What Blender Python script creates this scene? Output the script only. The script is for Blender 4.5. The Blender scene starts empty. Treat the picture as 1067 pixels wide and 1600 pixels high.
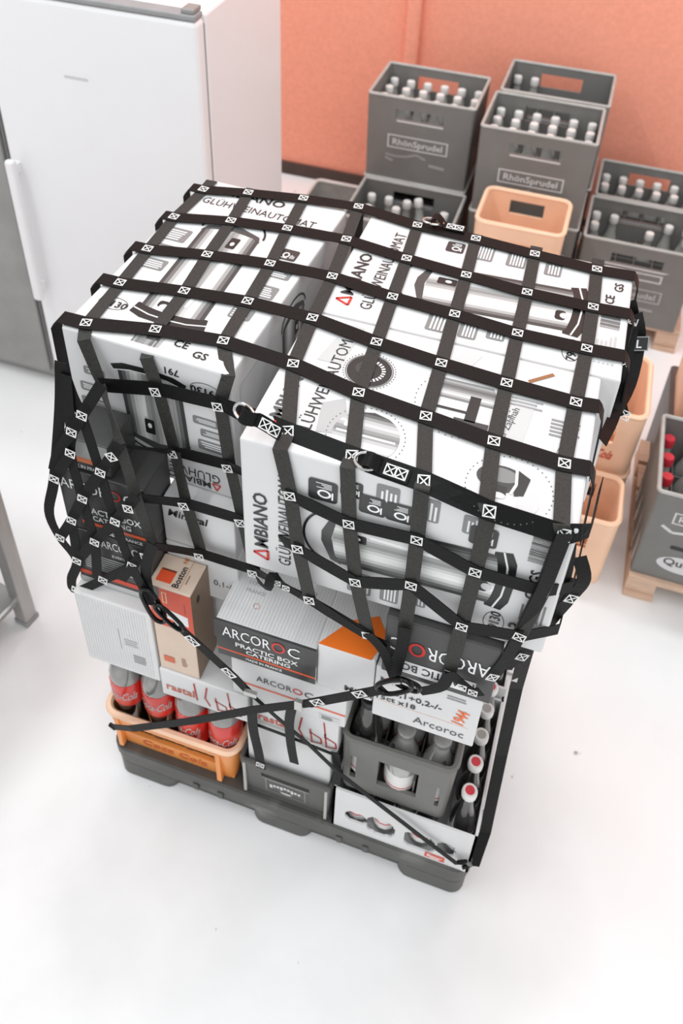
import bpy, bmesh, math, random
from mathutils import Vector, Matrix
random.seed(7)
scene = bpy.context.scene
COL = scene.collection

# ------------------------------------------------------------------ camera
F = 1419.4
PPX, PPY = 528.5, 461.9
RX = Vector((0.94927879, 0.31279749, 0.03205493))       # camera right in the world
RY = Vector((0.21561025, -0.57333126, -0.79044512))     # camera down
RZ = Vector((-0.22887115, 0.75726415, -0.61169355))     # camera forward
CAM = Vector((0.74307, -0.83224, 2.22115))
cd = bpy.data.cameras.new('camera')
cam = bpy.data.objects.new('camera', cd); COL.objects.link(cam)
m = Matrix((RX, -RY, -RZ)).transposed().to_4x4(); m.translation = CAM
cam.matrix_world = m
cd.sensor_width = 36.0; cd.lens = F / 1600 * 36
cd.shift_x = (533.5 - PPX) / 1600; cd.shift_y = (PPY - 800) / 1600
cd.clip_start = 0.02; cd.clip_end = 50
cd.dof.use_dof = True; cd.dof.focus_distance = 1.42; cd.dof.aperture_fstop = 4.5
scene.camera = cam

# ------------------------------------------------------------------ light
w = bpy.data.worlds.new('room_light'); scene.world = w; w.use_nodes = True
bg = w.node_tree.nodes['Background']
bg.inputs['Color'].default_value = (0.955, 0.985, 1.0, 1); bg.inputs['Strength'].default_value = 1.02
def area(name, loc, sx, sy, power, aim):
    l = bpy.data.lights.new(name, 'AREA'); l.shape = 'RECTANGLE'; l.size = sx; l.size_y = sy; l.energy = power
    l.color = (0.955, 0.985, 1.0)
    o = bpy.data.objects.new(name, l); COL.objects.link(o); o.location = loc
    o.rotation_euler = (Vector(aim) - Vector(loc)).to_track_quat('-Z', 'Y').to_euler()
    return o
area('tube_or_fill_light', (-1.42, -0.3, 4.5), 0.12, 3.6, 72, (-1.42, -0.3, 0))
area('tube_or_fill_light', (1.4, -1.6, 4.5), 2.4, 3.0, 50, (0.5, 0.4, 0.6))
area('tube_or_fill_light', (0.6, 1.75, 4.3), 2.4, 0.4, 60, (0.6, 2.75, 0.8))  # unseen fill panel, added to brighten the back wall and crates
vs = scene.view_settings
vs.view_transform = 'Standard'; vs.look = 'None'; vs.gamma = 1; vs.use_curve_mapping = False; vs.exposure = -0.20

# ------------------------------------------------------------------ pixels to points
def ray(u, v):
    return RX * ((u - PPX) / F) + RY * ((v - PPY) / F) + RZ
def hit(px, ax, val):
    d = ray(*px); k = (val - CAM[ax]) / d[ax]; return CAM + d * k

# ------------------------------------------------------------------ materials
def lin(c):
    c /= 255.0
    return c / 12.92 if c <= 0.04045 else ((c + 0.055) / 1.055) ** 2.4
def S(r, g=None, b=None):
    if g is None: g = b = r
    return (lin(r), lin(g), lin(b), 1.0)
def mat(name, col, rough=0.5, metal=0.0, var=0.06, scale=30.0, bump=0.0, spec=0.5, trans=0.0, coat=0.0, stretch=None):
    m = bpy.data.materials.new(name); m.use_nodes = True
    nt = m.node_tree; b = nt.nodes['Principled BSDF']
    b.inputs['Roughness'].default_value = rough; b.inputs['Metallic'].default_value = metal
    b.inputs['Specular IOR Level'].default_value = spec
    b.inputs['Transmission Weight'].default_value = trans
    b.inputs['Coat Weight'].default_value = coat
    tc = nt.nodes.new('ShaderNodeTexCoord'); no = nt.nodes.new('ShaderNodeTexNoise')
    no.inputs['Scale'].default_value = scale; no.inputs['Detail'].default_value = 4
    if stretch:
        mp = nt.nodes.new('ShaderNodeMapping'); mp.inputs['Scale'].default_value = stretch
        nt.links.new(tc.outputs['Object'], mp.inputs['Vector']); nt.links.new(mp.outputs[0], no.inputs['Vector'])
    else:
        nt.links.new(tc.outputs['Object'], no.inputs['Vector'])
    cr = nt.nodes.new('ShaderNodeValToRGB'); e = cr.color_ramp.elements
    e[0].position = 0.3; e[1].position = 0.7
    e[0].color = tuple(max(0, c * (1 - var)) for c in col[:3]) + (1,)
    e[1].color = tuple(min(1, c * (1 + var)) for c in col[:3]) + (1,)
    nt.links.new(no.outputs['Fac'], cr.inputs['Fac']); nt.links.new(cr.outputs[0], b.inputs['Base Color'])
    if bump:
        bu = nt.nodes.new('ShaderNodeBump'); bu.inputs['Strength'].default_value = bump; bu.inputs['Distance'].default_value = 0.002
        nt.links.new(no.outputs['Fac'], bu.inputs['Height']); nt.links.new(bu.outputs[0], b.inputs['Normal'])
    return m
def mix_colour(m, col2, scale, lo, hi, detail=6, dist=0.0):
    """a second colour in noise patches (stains, specks)"""
    nt = m.node_tree; b = nt.nodes['Principled BSDF']; src = b.inputs['Base Color'].links[0].from_socket
    tc = nt.nodes.new('ShaderNodeTexCoord'); no = nt.nodes.new('ShaderNodeTexNoise')
    no.inputs['Scale'].default_value = scale; no.inputs['Detail'].default_value = detail; no.inputs['Distortion'].default_value = dist
    nt.links.new(tc.outputs['Object'], no.inputs['Vector'])
    mr = nt.nodes.new('ShaderNodeMapRange'); mr.inputs['From Min'].default_value = lo; mr.inputs['From Max'].default_value = hi
    nt.links.new(no.outputs['Fac'], mr.inputs['Value'])
    mx = nt.nodes.new('ShaderNodeMix'); mx.data_type = 'RGBA'
    nt.links.new(mr.outputs[0], mx.inputs['Factor']); nt.links.new(src, mx.inputs[6]); mx.inputs[7].default_value = col2
    nt.links.new(mx.outputs[2], b.inputs['Base Color'])
M = {}
M['floor'] = mat('pale_concrete', S(243, 242, 242), 0.5, var=0.03, scale=2.5, bump=0.02)
mix_colour(M['floor'], S(226, 225, 225), 1.7, 0.52, 0.78)
mix_colour(M['floor'], S(120, 119, 118), 16.0, 0.735, 0.79, 3)
M['wall'] = mat('salmon_paint', S(248, 164, 138), 0.75, var=0.05, scale=60, bump=0.15)
M['wall_white'] = mat('white_wall_paint', S(225, 224, 224), 0.8, var=0.02, scale=40, bump=0.05)
M['base'] = mat('dark_brown_paint', S(74, 58, 52), 0.7, var=0.1)
M['enamel'] = mat('white_enamel', S(238, 237, 238), 0.28, var=0.01, scale=5)
M['seal'] = mat('grey_rubber_seal', S(150, 149, 150), 0.6)
M['steel'] = mat('brushed_steel', S(176, 175, 173), 0.38, 0.75, var=0.08, scale=60, stretch=(1, 1, 0.1))
M['steel_dark'] = mat('dull_steel_sheet', S(150, 149, 147), 0.5, 0.3, var=0.1, scale=8)
M['board'] = mat('white_carton_board', S(220, 219, 219), 0.55, var=0.025, scale=14, bump=0.05)
M['boardg'] = mat('glossy_white_carton_board', S(216, 215, 215), 0.4, var=0.02, scale=10, bump=0.04)
M['kraft'] = mat('brown_kraft_board', S(132, 106, 82), 0.75, var=0.08, scale=20, bump=0.1)
M['beige'] = mat('beige_printed_board', S(216, 194, 176), 0.55, var=0.04, scale=20)
M['charcoal'] = mat('charcoal_printed_board', S(62, 61, 61), 0.42, var=0.06, scale=16, bump=0.04)
M['tape'] = mat('clear_packing_tape', S(214, 211, 207), 0.18, var=0.03)
M['web'] = mat('black_webbing_sheen', S(52, 51, 49), 0.6, var=0.25, scale=260, bump=0.35, spec=0.3)  # same fabric as the black webbing; sheen from above painted in as grey
M['webk'] = mat('black_webbing', S(11, 11, 11), 0.55, var=0.3, scale=260, bump=0.35, spec=0.2)
M['thread'] = mat('white_stitching_thread', S(236, 235, 233), 0.8, var=0.03, scale=300)
M['hook'] = mat('black_coated_steel', S(16, 16, 16), 0.22, 0.6, var=0.1)
M['ring'] = mat('zinc_plated_steel', S(200, 199, 197), 0.22, 0.9, var=0.05)
M['pallet'] = mat('dark_grey_plastic', S(72, 71, 68), 0.42, var=0.14, scale=12, bump=0.05)
mix_colour(M['pallet'], S(128, 126, 121), 9, 0.55, 0.8)
M['orange'] = mat('faded_orange_plastic', S(238, 150, 74), 0.4, var=0.07, scale=10, coat=0.15)
M['orange_rim'] = mat('pale_orange_plastic', S(250, 208, 176), 0.4, var=0.05, scale=12)
M['peach'] = mat('pale_peach_orange_plastic', S(250, 206, 174), 0.45, var=0.06, scale=9)
M['grey'] = mat('grey_crate_plastic', S(122, 121, 118), 0.5, var=0.06, scale=10)
M['greyrim'] = mat('worn_grey_crate_plastic', S(178, 177, 173), 0.5, var=0.08, scale=25)
M['greydark'] = mat('dark_crate_plastic', S(84, 83, 80), 0.45, var=0.08, scale=14)
M['grey2'] = mat('mid_grey_crate_plastic', S(106, 105, 101), 0.42, var=0.05, scale=12)
M['wood'] = mat('pale_pallet_wood', S(214, 182, 158), 0.8, var=0.12, scale=14, bump=0.2, stretch=(1, 8, 8))
M['cola'] = mat('dark_cola_bottle_plastic', S(28, 20, 17), 0.08, var=0.2, spec=0.8, coat=0.6)
M['film'] = mat('clear_bottle_plastic', S(128, 127, 124), 0.08, var=0.25, scale=24, spec=0.9, coat=0.8)
M['red'] = mat('red_label_paper', S(212, 40, 30), 0.3, var=0.08, scale=20, coat=0.4)
M['glass'] = mat('dark_bottle_glass', S(40, 40, 39), 0.06, var=0.2, spec=0.8, coat=0.5)
M['glassc'] = mat('pale_bottle_glass', S(168, 168, 164), 0.08, var=0.12, spec=0.8, coat=0.5)
M['cap'] = mat('white_bottle_cap', S(226, 225, 222), 0.4, var=0.04)
M['capg'] = mat('grey_bottle_cap', S(150, 149, 147), 0.35, 0.3, var=0.06)
M['capred'] = mat('red_cap_print', S(206, 52, 66), 0.4, var=0.05)
M['paper'] = mat('white_label_paper', S(228, 226, 224), 0.5, var=0.04, scale=30)
M['black'] = mat('black_plastic', S(24, 24, 24), 0.4, var=0.1)
def ink_mat():
    m = bpy.data.materials.new('printing_ink'); m.use_nodes = True
    nt = m.node_tree; b = nt.nodes['Principled BSDF']; b.inputs['Roughness'].default_value = 0.4
    a = nt.nodes.new('ShaderNodeVertexColor'); a.layer_name = 'ink'
    nt.links.new(a.outputs['Color'], b.inputs['Base Color'])
    return m
M['ink'] = ink_mat()

# ------------------------------------------------------------------ builders
def obj(name, me, parent=None):
    o = bpy.data.objects.new(name, me); COL.objects.link(o)
    if parent: o.parent = parent
    return o
def tag(o, label, cat, group=None):
    o['label'] = label; o['category'] = cat
    if group: o['group'] = group
    return o
def thing(name, label, cat, loc=(0, 0, 0), rz=0.0, group=None):
    o = bpy.data.objects.new(name, None); COL.objects.link(o)
    o.empty_display_size = 0.05; o.location = loc; o.rotation_euler = (0, 0, rz)
    return tag(o, label, cat, group)
def copy_tree(o, parent=None):
    c = o.copy(); COL.objects.link(c); c.parent = parent
    for ch in list(o.children): copy_tree(ch, c)
    return c
class MB:
    def __init__(s): s.v = []; s.f = []
    def add(s, vs_, fs_):
        n = len(s.v); s.v += [tuple(p) for p in vs_]; s.f += [tuple(i + n for i in q) for q in fs_]; return s
    def box(s, x0, x1, y0, y1, z0, z1):
        return s.add([(x0,y0,z0),(x1,y0,z0),(x1,y1,z0),(x0,y1,z0),(x0,y0,z1),(x1,y0,z1),(x1,y1,z1),(x0,y1,z1)],
                     [(0,3,2,1),(4,5,6,7),(0,1,5,4),(1,2,6,5),(2,3,7,6),(3,0,4,7)])
    def lathe(s, prof, n=16, cx=0, cy=0):
        vs_ = []; fs_ = []
        for r, z in prof:
            for i in range(n):
                a = 2 * math.pi * i / n; vs_.append((cx + r * math.cos(a), cy + r * math.sin(a), z))
        for k in range(len(prof) - 1):
            for i in range(n):
                j = (i + 1) % n; fs_.append((k*n+i, k*n+j, (k+1)*n+j, (k+1)*n+i))
        fs_.append(tuple(range(n - 1, -1, -1))); fs_.append(tuple((len(prof)-1)*n + i for i in range(n)))
        return s.add(vs_, fs_)
    def tube(s, pts, r, n=8, closed=False):
        pts = [Vector(p) for p in pts]; L = len(pts); vs_ = []; fs_ = []; ref = None
        for i, p in enumerate(pts):
            a = pts[(i - 1) % L] if closed or i > 0 else p; b = pts[(i + 1) % L] if closed or i < L - 1 else p
            t = (b - a).normalized()
            if ref is None: ref = t.orthogonal().normalized()
            ref = (ref - t * ref.dot(t)).normalized(); q = t.cross(ref)
            for k in range(n):
                th = 2 * math.pi * k / n; vs_.append(p + ref * (r * math.cos(th)) + q * (r * math.sin(th)))
        for i in range(L if closed else L - 1):
            j = (i + 1) % L
            for k in range(n):
                l = (k + 1) % n; fs_.append((i*n+k, i*n+l, j*n+l, j*n+k))
        if not closed: fs_ += [tuple(range(n - 1, -1, -1)), tuple((L-1)*n + k for k in range(n))]
        return s.add(vs_, fs_)
    def mesh(s, name, m, smooth=False):
        me = bpy.data.meshes.new(name); me.from_pydata(s.v, [], s.f); me.validate()
        bm = bmesh.new(); bm.from_mesh(me); bmesh.ops.recalc_face_normals(bm, faces=bm.faces); bm.to_mesh(me); bm.free()
        me.materials.append(m)
        if smooth:
            me.polygons.foreach_set('use_smooth', [True] * len(me.polygons))
            me.set_sharp_from_angle(angle=math.radians(38))
        return me
    def build(s, name, m, parent=None, smooth=False, bevel=0.0, seg=2):
        o = obj(name, s.mesh(name, m, smooth), parent)
        if bevel:
            b = o.modifiers.new('bevel', 'BEVEL'); b.width = bevel; b.segments = seg; b.limit_method = 'ANGLE'
        return o

# ------------------------------------------------------------------ flat print
_glyph = {}
def glyphs(s, bold):
    k = (s, bold)
    if k not in _glyph:
        cu = bpy.data.curves.new('t', 'FONT'); cu.body = s; cu.size = 1; cu.resolution_u = 2; cu.offset = 0.018 * bold
        o = bpy.data.objects.new('t', cu); COL.objects.link(o)
        dg = bpy.context.evaluated_depsgraph_get(); dg.update()
        me = bpy.data.meshes.new_from_object(o.evaluated_get(dg))
        v = [(p.co.x, p.co.y) for p in me.vertices]; f = [tuple(p.vertices) for p in me.polygons]
        bpy.data.objects.remove(o); bpy.data.curves.remove(cu); bpy.data.meshes.remove(me)
        x0 = min(p[0] for p in v); x1 = max(p[0] for p in v)
        _glyph[k] = ([(p[0] - x0, p[1]) for p in v], f, x1 - x0)
    return _glyph[k]
INKK, INKG, INKW, INKR, INKO = S(26), S(105), S(242), S(206, 44, 36), S(240, 116, 40)
class Ink:
    """coloured flat shapes in a face's own (u, v) metres; T turns design coordinates into (u, v)"""
    def __init__(s, T=None): s.v = []; s.f = []; s.c = []; s.T = T or (lambda p, q: (p, q))
    def poly(s, pts, col, L=1, tris=None):
        n = len(s.v)
        for p, q in pts:
            u, v = s.T(p, q); s.v.append((u, v, L * 0.00022))
        for t in (tris or [tuple(range(len(pts)))]): s.f.append(tuple(i + n for i in t)); s.c.append(col)
    def rect(s, p0, q0, p1, q1, col, L=1): s.poly([(p0,q0),(p1,q0),(p1,q1),(p0,q1)], col, L)
    def ell(s, p, q, a, b, col, L=1, t0=0, t1=360, n=28):
        pts = [(p + a*math.cos(math.radians(t0+(t1-t0)*i/n)), q + b*math.sin(math.radians(t0+(t1-t0)*i/n))) for i in range(n if t1-t0 >= 360 else n+1)]
        s.poly(pts, col, L)
    def ring(s, p, q, a, b, wd, col, L=1, t0=0, t1=360, n=28):
        for i in range(n):
            x, y = [math.radians(t0 + (t1-t0)*k/n) for k in (i, i+1)]
            s.poly([(p+a*math.cos(x),q+b*math.sin(x)),(p+a*math.cos(y),q+b*math.sin(y)),(p+(a-wd)*math.cos(y),q+(b-wd)*math.sin(y)),(p+(a-wd)*math.cos(x),q+(b-wd)*math.sin(x))], col, L)
    def frame(s, p0, q0, p1, q1, wd, col, L=1):
        s.rect(p0,q0,p1,q0+wd,col,L); s.rect(p0,q1-wd,p1,q1,col,L); s.rect(p0,q0+wd,p0+wd,q1-wd,col,L); s.rect(p1-wd,q0+wd,p1,q1-wd,col,L)
    def rrect(s, p0, q0, p1, q1, r, col, L=1):
        pts = []
        for cx, cy, a in ((p1-r,q0+r,-90),(p1-r,q1-r,0),(p0+r,q1-r,90),(p0+r,q0+r,180)):
            for k in range(5): t = math.radians(a + 22.5*k); pts.append((cx+r*math.cos(t), cy+r*math.sin(t)))
        s.poly(pts, col, L)
    def line(s, pts, wd, col, L=1):
        for (a, b), (c, d) in zip(pts[:-1], pts[1:]):
            l = math.hypot(c-a, d-b) or 1; nx, ny = -(d-b)/l*wd/2, (c-a)/l*wd/2
            s.poly([(a-nx,b-ny),(c-nx,d-ny),(c+nx,d+ny),(a+nx,b+ny)], col, L)
    def text(s, t, p, q, size, col, width=None, ang=0.0, bold=0, L=3, slant=0.0, align='l'):
        v, f, wt = glyphs(t, bold); sx = (width / wt) if width else size
        off = {'l': 0, 'c': -wt*sx/2, 'r': -wt*sx}[align]; ca, sa = math.cos(ang), math.sin(ang); pts = []
        for x, y in v:
            a, b = x*sx + off + slant*y*size, y*size
            pts.append((p + a*ca - b*sa, q + a*sa + b*ca))
        s.poly(pts, col, L, f)
    def rows(s, p0, q0, p1, q1, n, col, L=2, fill=0.5):
        h = (q1-q0)/n
        for i in range(n): s.rect(p0, q0+i*h, p0+(p1-p0)*random.uniform(0.75, 1.0), q0+i*h+h*fill, col, L)
    def barcode(s, p0, q0, p1, q1, col=INKK, L=2):
        x = p0
        while x < p1:
            b = random.choice((0.0008, 0.0012, 0.002)); s.rect(x, q0, min(x+b, p1), q1, col, L); x += b + random.choice((0.0008, 0.0014, 0.002))
    def build(s, name, parent, O, U, V, N):
        O, U, V, N = map(Vector, (O, U, V, N))
        me = bpy.data.meshes.new(name)
        me.from_pydata([tuple(O + U*a + V*b + N*(0.0004+c)) for a, b, c in s.v], [], s.f)
        at = me.color_attributes.new('ink', 'FLOAT_COLOR', 'CORNER'); k = 0; data = []
        for f, c in zip(s.f, s.c): data += list(c) * len(f)
        at.data.foreach_set('color', data); me.materials.append(M['ink'])
        return obj(name, me, parent)
class Carton:
    """a cardboard box: root empty at its base centre, body, tape seam; face() prints on it"""
    def __init__(s, name, label, cat, x0, x1, y0, y1, z0, z1, m='board', rz=0.0, group=None, bev=0.003, seam=None):
        s.w, s.d, s.h = x1-x0, y1-y0, z1-z0
        s.o = thing(name, label, cat, ((x0+x1)/2, (y0+y1)/2, z0), rz, group)
        MB().box(-s.w/2, s.w/2, -s.d/2, s.d/2, 0, s.h).build('body', M[m], s.o, bevel=bev)
        if seam == 'x': MB().box(-s.w/2+.002, s.w/2-.002, -.018, .018, s.h-.001, s.h+.0003).build('tape', M['tape'], s.o)
        if seam == 'y': MB().box(-.018, .018, -s.d/2+.002, s.d/2-.002, s.h-.001, s.h+.0003).build('tape', M['tape'], s.o)
    def put(s, ink, side, name='print'):
        w, d, h = s.w, s.d, s.h
        O, U, V, N = {'top': ((-w/2,-d/2,h),(1,0,0),(0,1,0),(0,0,1)), 'front': ((-w/2,-d/2,0),(1,0,0),(0,0,1),(0,-1,0)),
                      'right': ((w/2,-d/2,0),(0,1,0),(0,0,1),(1,0,0)), 'left': ((-w/2,d/2,0),(0,-1,0),(0,0,1),(-1,0,0))}[side]
        return ink.build(name, s.o, O, U, V, N)
def struct(o): o['kind'] = 'structure'; return o

# ------------------------------------------------------------------ the room
f = MB().box(-4, 4, -3.5, 2.8, -0.05, 0.0).build('floor', M['floor']); struct(f)
f = MB().box(-4, 4, 2.76, 2.86, 0, 3.3).build('wall_back', M['wall']); struct(f)
f = MB().box(-4, 4, 2.74, 2.76, 0, 0.06).build('baseboard_back', M['base']); struct(f)
f = MB().box(-4.1, -4.0, -3.5, 2.86, 0, 3.3).build('wall_left', M['wall_white']); struct(f)
f = MB().box(-0.09, -0.03, 2.72, 2.76, 0.06, 3.3).build('trim_1', M['wall'], bevel=0.012); struct(f)
# ------------------------------------------------------------------ refrigerator, cabinet, worktable
fr = thing('refrigerator', 'tall white refrigerator behind the netted load, beside the salmon wall', 'refrigerator', (-0.53, 1.38, 0))
MB().box(-.31, .31, -.245, .27, .04, 1.40).build('body', M['enamel'], fr, bevel=.008)
MB().box(-.312, .312, -.300, -.252, .06, 1.395).build('door', M['enamel'], fr, bevel=.012, seg=3)
MB().box(-.300, .300, -.253, -.244, .07, 1.385).build('door_seal', M['seal'], fr)
MB().box(-.29, .29, -.22, .25, 0, .041).build('plinth', M['base'], fr)
hd = MB().box(-.298, -.268, -.345, -.322, .42, .92).build('handle', M['enamel'], fr, bevel=.008)
MB().box(-.292, -.274, -.324, -.298, .44, .47).box(-.292, -.274, -.324, -.298, .87, .90).build('handle_mount', M['enamel'], hd)
MB().box(-.31, .31, -.30, -.255, 1.397, 1.412).build('top_trim', M['seal'], fr, bevel=.004)
MB().box(.27, .305, -.295, -.25, 1.411, 1.425).build('hinge_cover', M['steel_dark'], fr, bevel=.004)
MB().tube([(.309, -.254, .07), (.309, -.254, 1.38)], .003, 6).build('edge_strip', M['seal'], fr)
ik = Ink(); ik.rect(.23, 1.19, .30, 1.198, S(205)); ik.build('nameplate', fr, (-.31, -.3, 0), (1,0,0), (0,0,1), (0,-1,0))
tr = thing('baking_tray', 'flat grey metal tray lying on top of the white refrigerator', 'tray', (-.60, 1.36, 1.4125))
MB().box(-.2, .2, -.17, .19, 0, .006).build('base', M['steel'], tr)
MB().tube([(-.2,-.17,.012),(.2,-.17,.012),(.2,.19,.012),(-.2,.19,.012)], .008, 8, True).build('rim', M['steel_dark'], tr)
cb = thing('storage_cabinet', 'grey metal cabinet standing left of the white refrigerator', 'cabinet', (-1.20, 1.38, 0))
MB().box(-.34, .34, -.28, .27, .03, 1.1).build('body', M['steel_dark'], cb, bevel=.006)
for x in (-.335, .005): MB().box(x, x + .33, -.296, -.282, .06, 1.08).build('door', M['steel_dark'], cb, bevel=.004)
MB().box(-.33, .33, -.25, .25, 0, .031).build('plinth', M['black'], cb)
tb = thing('worktable', 'steel worktable at the left edge with square leg and lower shelf', 'table', (-.43, .265, 0), math.radians(-9))
for x, y in ((0, 0), (-.6, 0), (0, -1.15), (-.6, -1.15)):
    l = MB().box(x-.02, x+.02, y-.02, y+.02, .015, .84).build('leg', M['steel'], tb, bevel=.004)
    MB().box(x-.023, x+.023, y-.023, y+.023, 0, .016).build('foot', M['seal'], l, bevel=.003)
MB().box(-.60, 0, -1.15, -.0, .10, .118).build('lower_shelf', M['steel_dark'], tb)
MB().tube([(0,-.02,.105),(0,-1.13,.105)], .010, 8).build('shelf_rail', M['steel'], tb)
MB().box(-.64, .03, -1.2, .03, .84, .88).build('table_top', M['steel'], tb, bevel=.005)

# ------------------------------------------------------------------ crates
def shell(w, d, h, r, t, openings=(), taper=0.0):
    """crate wall with rounded corners, wall thickness t and cut-outs (side, u0, u1, z0, z1); front-left corner at (0,0)"""
    P = []
    def brk(side, a, b):
        u = {a, b}
        for o in openings:
            if o[0] == side: u |= {min(max(o[1], a), b), min(max(o[2], a), b)}
        return sorted(u)
    def corner(cx, cy, a0):
        for k in range(1, 5): a = math.radians(a0 + 18*k); P.append((cx + r*math.cos(a), cy + r*math.sin(a), math.cos(a), math.sin(a), None, 0))
    for u in brk('front', r, w-r): P.append((u, 0, 0, -1, 'front', u))
    corner(w-r, r, -90)
    for u in brk('right', r, d-r): P.append((w, u, 1, 0, 'right', u))
    corner(w-r, d-r, 0)
    for u in reversed(brk('back', r, w-r)): P.append((u, d, 0, 1, 'back', u))
    corner(r, d-r, 90)
    for u in reversed(brk('left', r, d-r)): P.append((0, u, -1, 0, 'left', u))
    corner(r, r, 180)
    Z = sorted({0, h} | {o[3] for o in openings} | {o[4] for o in openings}); n = len(P)
    def open_(i, k):
        if not (0 <= k < len(Z)-1): return True
        a, b = P[i % n], P[(i+1) % n]
        if a[4] is None or a[4] != b[4]: return False
        um, zm = (a[5]+b[5])/2, (Z[k]+Z[k+1])/2
        return any(o[0] == a[4] and o[1] < um < o[2] and o[3] < zm < o[4] for o in openings)
    def pt(i, z, inn):
        x, y, nx, ny = P[i % n][:4]; e = -taper*(1 - z/h) - (t if inn else 0)
        return (x + nx*e, y + ny*e, z)
    b = MB()
    for i in range(n):
        for k in range(len(Z)-1):
            if open_(i, k): continue
            z0, z1 = Z[k], Z[k+1]; j = i+1
            q = [pt(i,z0,0), pt(j,z0,0), pt(j,z1,0), pt(i,z1,0), pt(i,z0,1), pt(j,z0,1), pt(j,z1,1), pt(i,z1,1)]
            fs = [(0,1,2,3), (5,4,7,6)]
            if open_(i, k-1): fs.append((0,4,5,1))
            if open_(i, k+1): fs.append((3,2,6,7))
            if open_(i-1, k): fs.append((0,3,7,4))
            if open_(i+1, k): fs.append((1,5,6,2))
            b.add(q, fs)
    bm = bmesh.new(); vs_ = [bm.verts.new(p) for p in b.v]
    for q in b.f:
        try: bm.faces.new([vs_[i] for i in q])
        except ValueError: pass
    bmesh.ops.remove_doubles(bm, verts=bm.verts, dist=1e-5)
    b2 = MB(); bm.verts.index_update(); b2.v = [tuple(v.co) for v in bm.verts]; b2.f = [tuple(v.index for v in q.verts) for q in bm.faces]; bm.free()
    return b2
def rimpath(w, d, r, z, e=0.0):
    pts = []
    for cx, cy, a0 in ((w-r, r, -90), (w-r, d-r, 0), (r, d-r, 90), (r, r, 180)):
        for k in range(6):
            a = math.radians(a0 + 18*k); pts.append((cx + (r+e)*math.cos(a), cy + (r+e)*math.sin(a), z))
    return pts
_cr = {}
def crate(name, label, x, y, z, w, d, h, m, mr, openings, r=.02, t=.008, taper=.006, nx=6, ny=4, dz=None, rz=0.0, group=None, key=None, rim=.006, divider=True):
    o = thing(name, label, 'crate', (x, y, z), rz, group)
    k = key or label
    if k not in _cr:
        me = [('wall', shell(w, d, h, r, t, openings, taper).mesh('wall', M[m], True)),
              ('rim', MB().tube(rimpath(w, d, r, h, -t/2), rim, 6, True).mesh('rim', M[mr], True))]
        g = MB().box(r*.5, w-r*.5, r*.5, d-r*.5, .002, .010); me.append(('base', g.mesh('base', M[m])))
        if divider:
            g = MB(); H = dz or h*.55
            for i in range(1, nx): g.box(w*i/nx-.0015, w*i/nx+.0015, t+taper, d-t-taper, .01, H)
            for i in range(1, ny): g.box(t+taper, w-t-taper, d*i/ny-.0015, d*i/ny+.0015, .01, H)
            me.append(('divider_grid', g.mesh('divider_grid', M[m])))
        _cr[k] = me
    for n_, me in _cr[k]: obj(n_, me, o)
    return o
CW, CD, CH = .40, .295, .34
OP = [('front', .11, .29, .255, .295), ('back', .12, .28, .25, .305)]
def water_crate(label, x, y, z, style=0, group='grey water crates stacked by the salmon wall'):
    o = crate('water_crate', label, x, y, z, CW, CD, CH, 'grey', 'greyrim', OP if style != 2 else OP[1:], key='wc%d' % (style == 2), group=group, r=.012)
    ik = Ink(); W = S(214)
    if style == 0:
        ik.frame(.085, .135, .315, .19, .005, W); ik.text('RhönSprudel', .2, .150, .036, W, width=.19, bold=1, align='c')
        ik.rect(.115, .245, .29, .252, W); 
        ik.line([(.08,.105),(.12,.10),(.16,.105),(.20,.12),(.235,.105)], .008, S(160)); ik.line([(.08,.09),(.11,.08)], .01, S(160)); ik.line([(.25,.085),(.31,.08)], .012, S(165))
    elif style == 1:
        ik.poly([(.09,.245),(.30,.245),(.32,.252),(.08,.252)], W); ik.frame(.10, .20, .30, .235, .006, W); ik.rect(.198, .20, .204, .235, W)
        ik.frame(.085, .11, .315, .165, .005, S(180)); ik.text('RhönSprudel', .2, .125, .036, S(190), width=.19, bold=1, align='c'); ik.line([(.14,.08),(.3,.075)], .01, S(165))
    else:
        ik.frame(.06, .235, .26, .28, .005, W); ik.text('RhönSprudel', .16, .246, .034, W, width=.17, bold=1, align='c'); ik.line([(.04,.22),(.07,.20),(.12,.21),(.17,.205)], .01, W)
        ik.rrect(.08, .135, .20, .15, .006, S(30)); ik.ell(.13, .075, .07, .034, W); ik.text('Quelle', .13, .07, .04, S(60), align='c', bold=1)
    ik.build('print', o, (0, .0, 0), (1, 0, 0), (0, math.sin(math.atan2(-.006, .34)), math.cos(math.atan2(.006, .34))), (0, -1, 0)).location = (0, .0058, 0)
    return o
# one glass bottle: body mesh + cap
bp = [(.028, 0), (.031, .006), (.031, .15), (.027, .18), (.016, .215), (.0125, .25), (.0135, .262)]
bm_body = MB().lathe(bp, 10).mesh('glass_bottle', M['glassc'], True)
bm_cap = MB().lathe([(.0155, .252), (.0165, .256), (.0165, .276), (.0145, .281)], 10).mesh('cap', M['cap'], True)
bm_capr = MB().lathe([(.0155, .252), (.0165, .256), (.0165, .276), (.0145, .281)], 10).mesh('cap', M['capred'], True)
def glass_bottle(label, loc, group, tilt=(0, 0), sc=1.0, cap=None):
    o = obj('glass_bottle', bm_body); o.location = loc; o.rotation_euler = (tilt[0], tilt[1], random.uniform(0, 6)); o.scale = (sc, sc, sc)
    tag(o, label, 'bottle', group); obj('cap', cap or bm_cap, o); return o
def fill(x, y, z, label, group, cells, w=CW, d=CD, nx=6, ny=4):
    for i, j in cells:
        glass_bottle(label, (x + w*(i+.5)/nx, y + d*(j+.5)/ny, z + .0115), group)
allc = [(i, j) for i in range(6) for j in range(4)]
Z0, ZP = .10, .344
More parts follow.
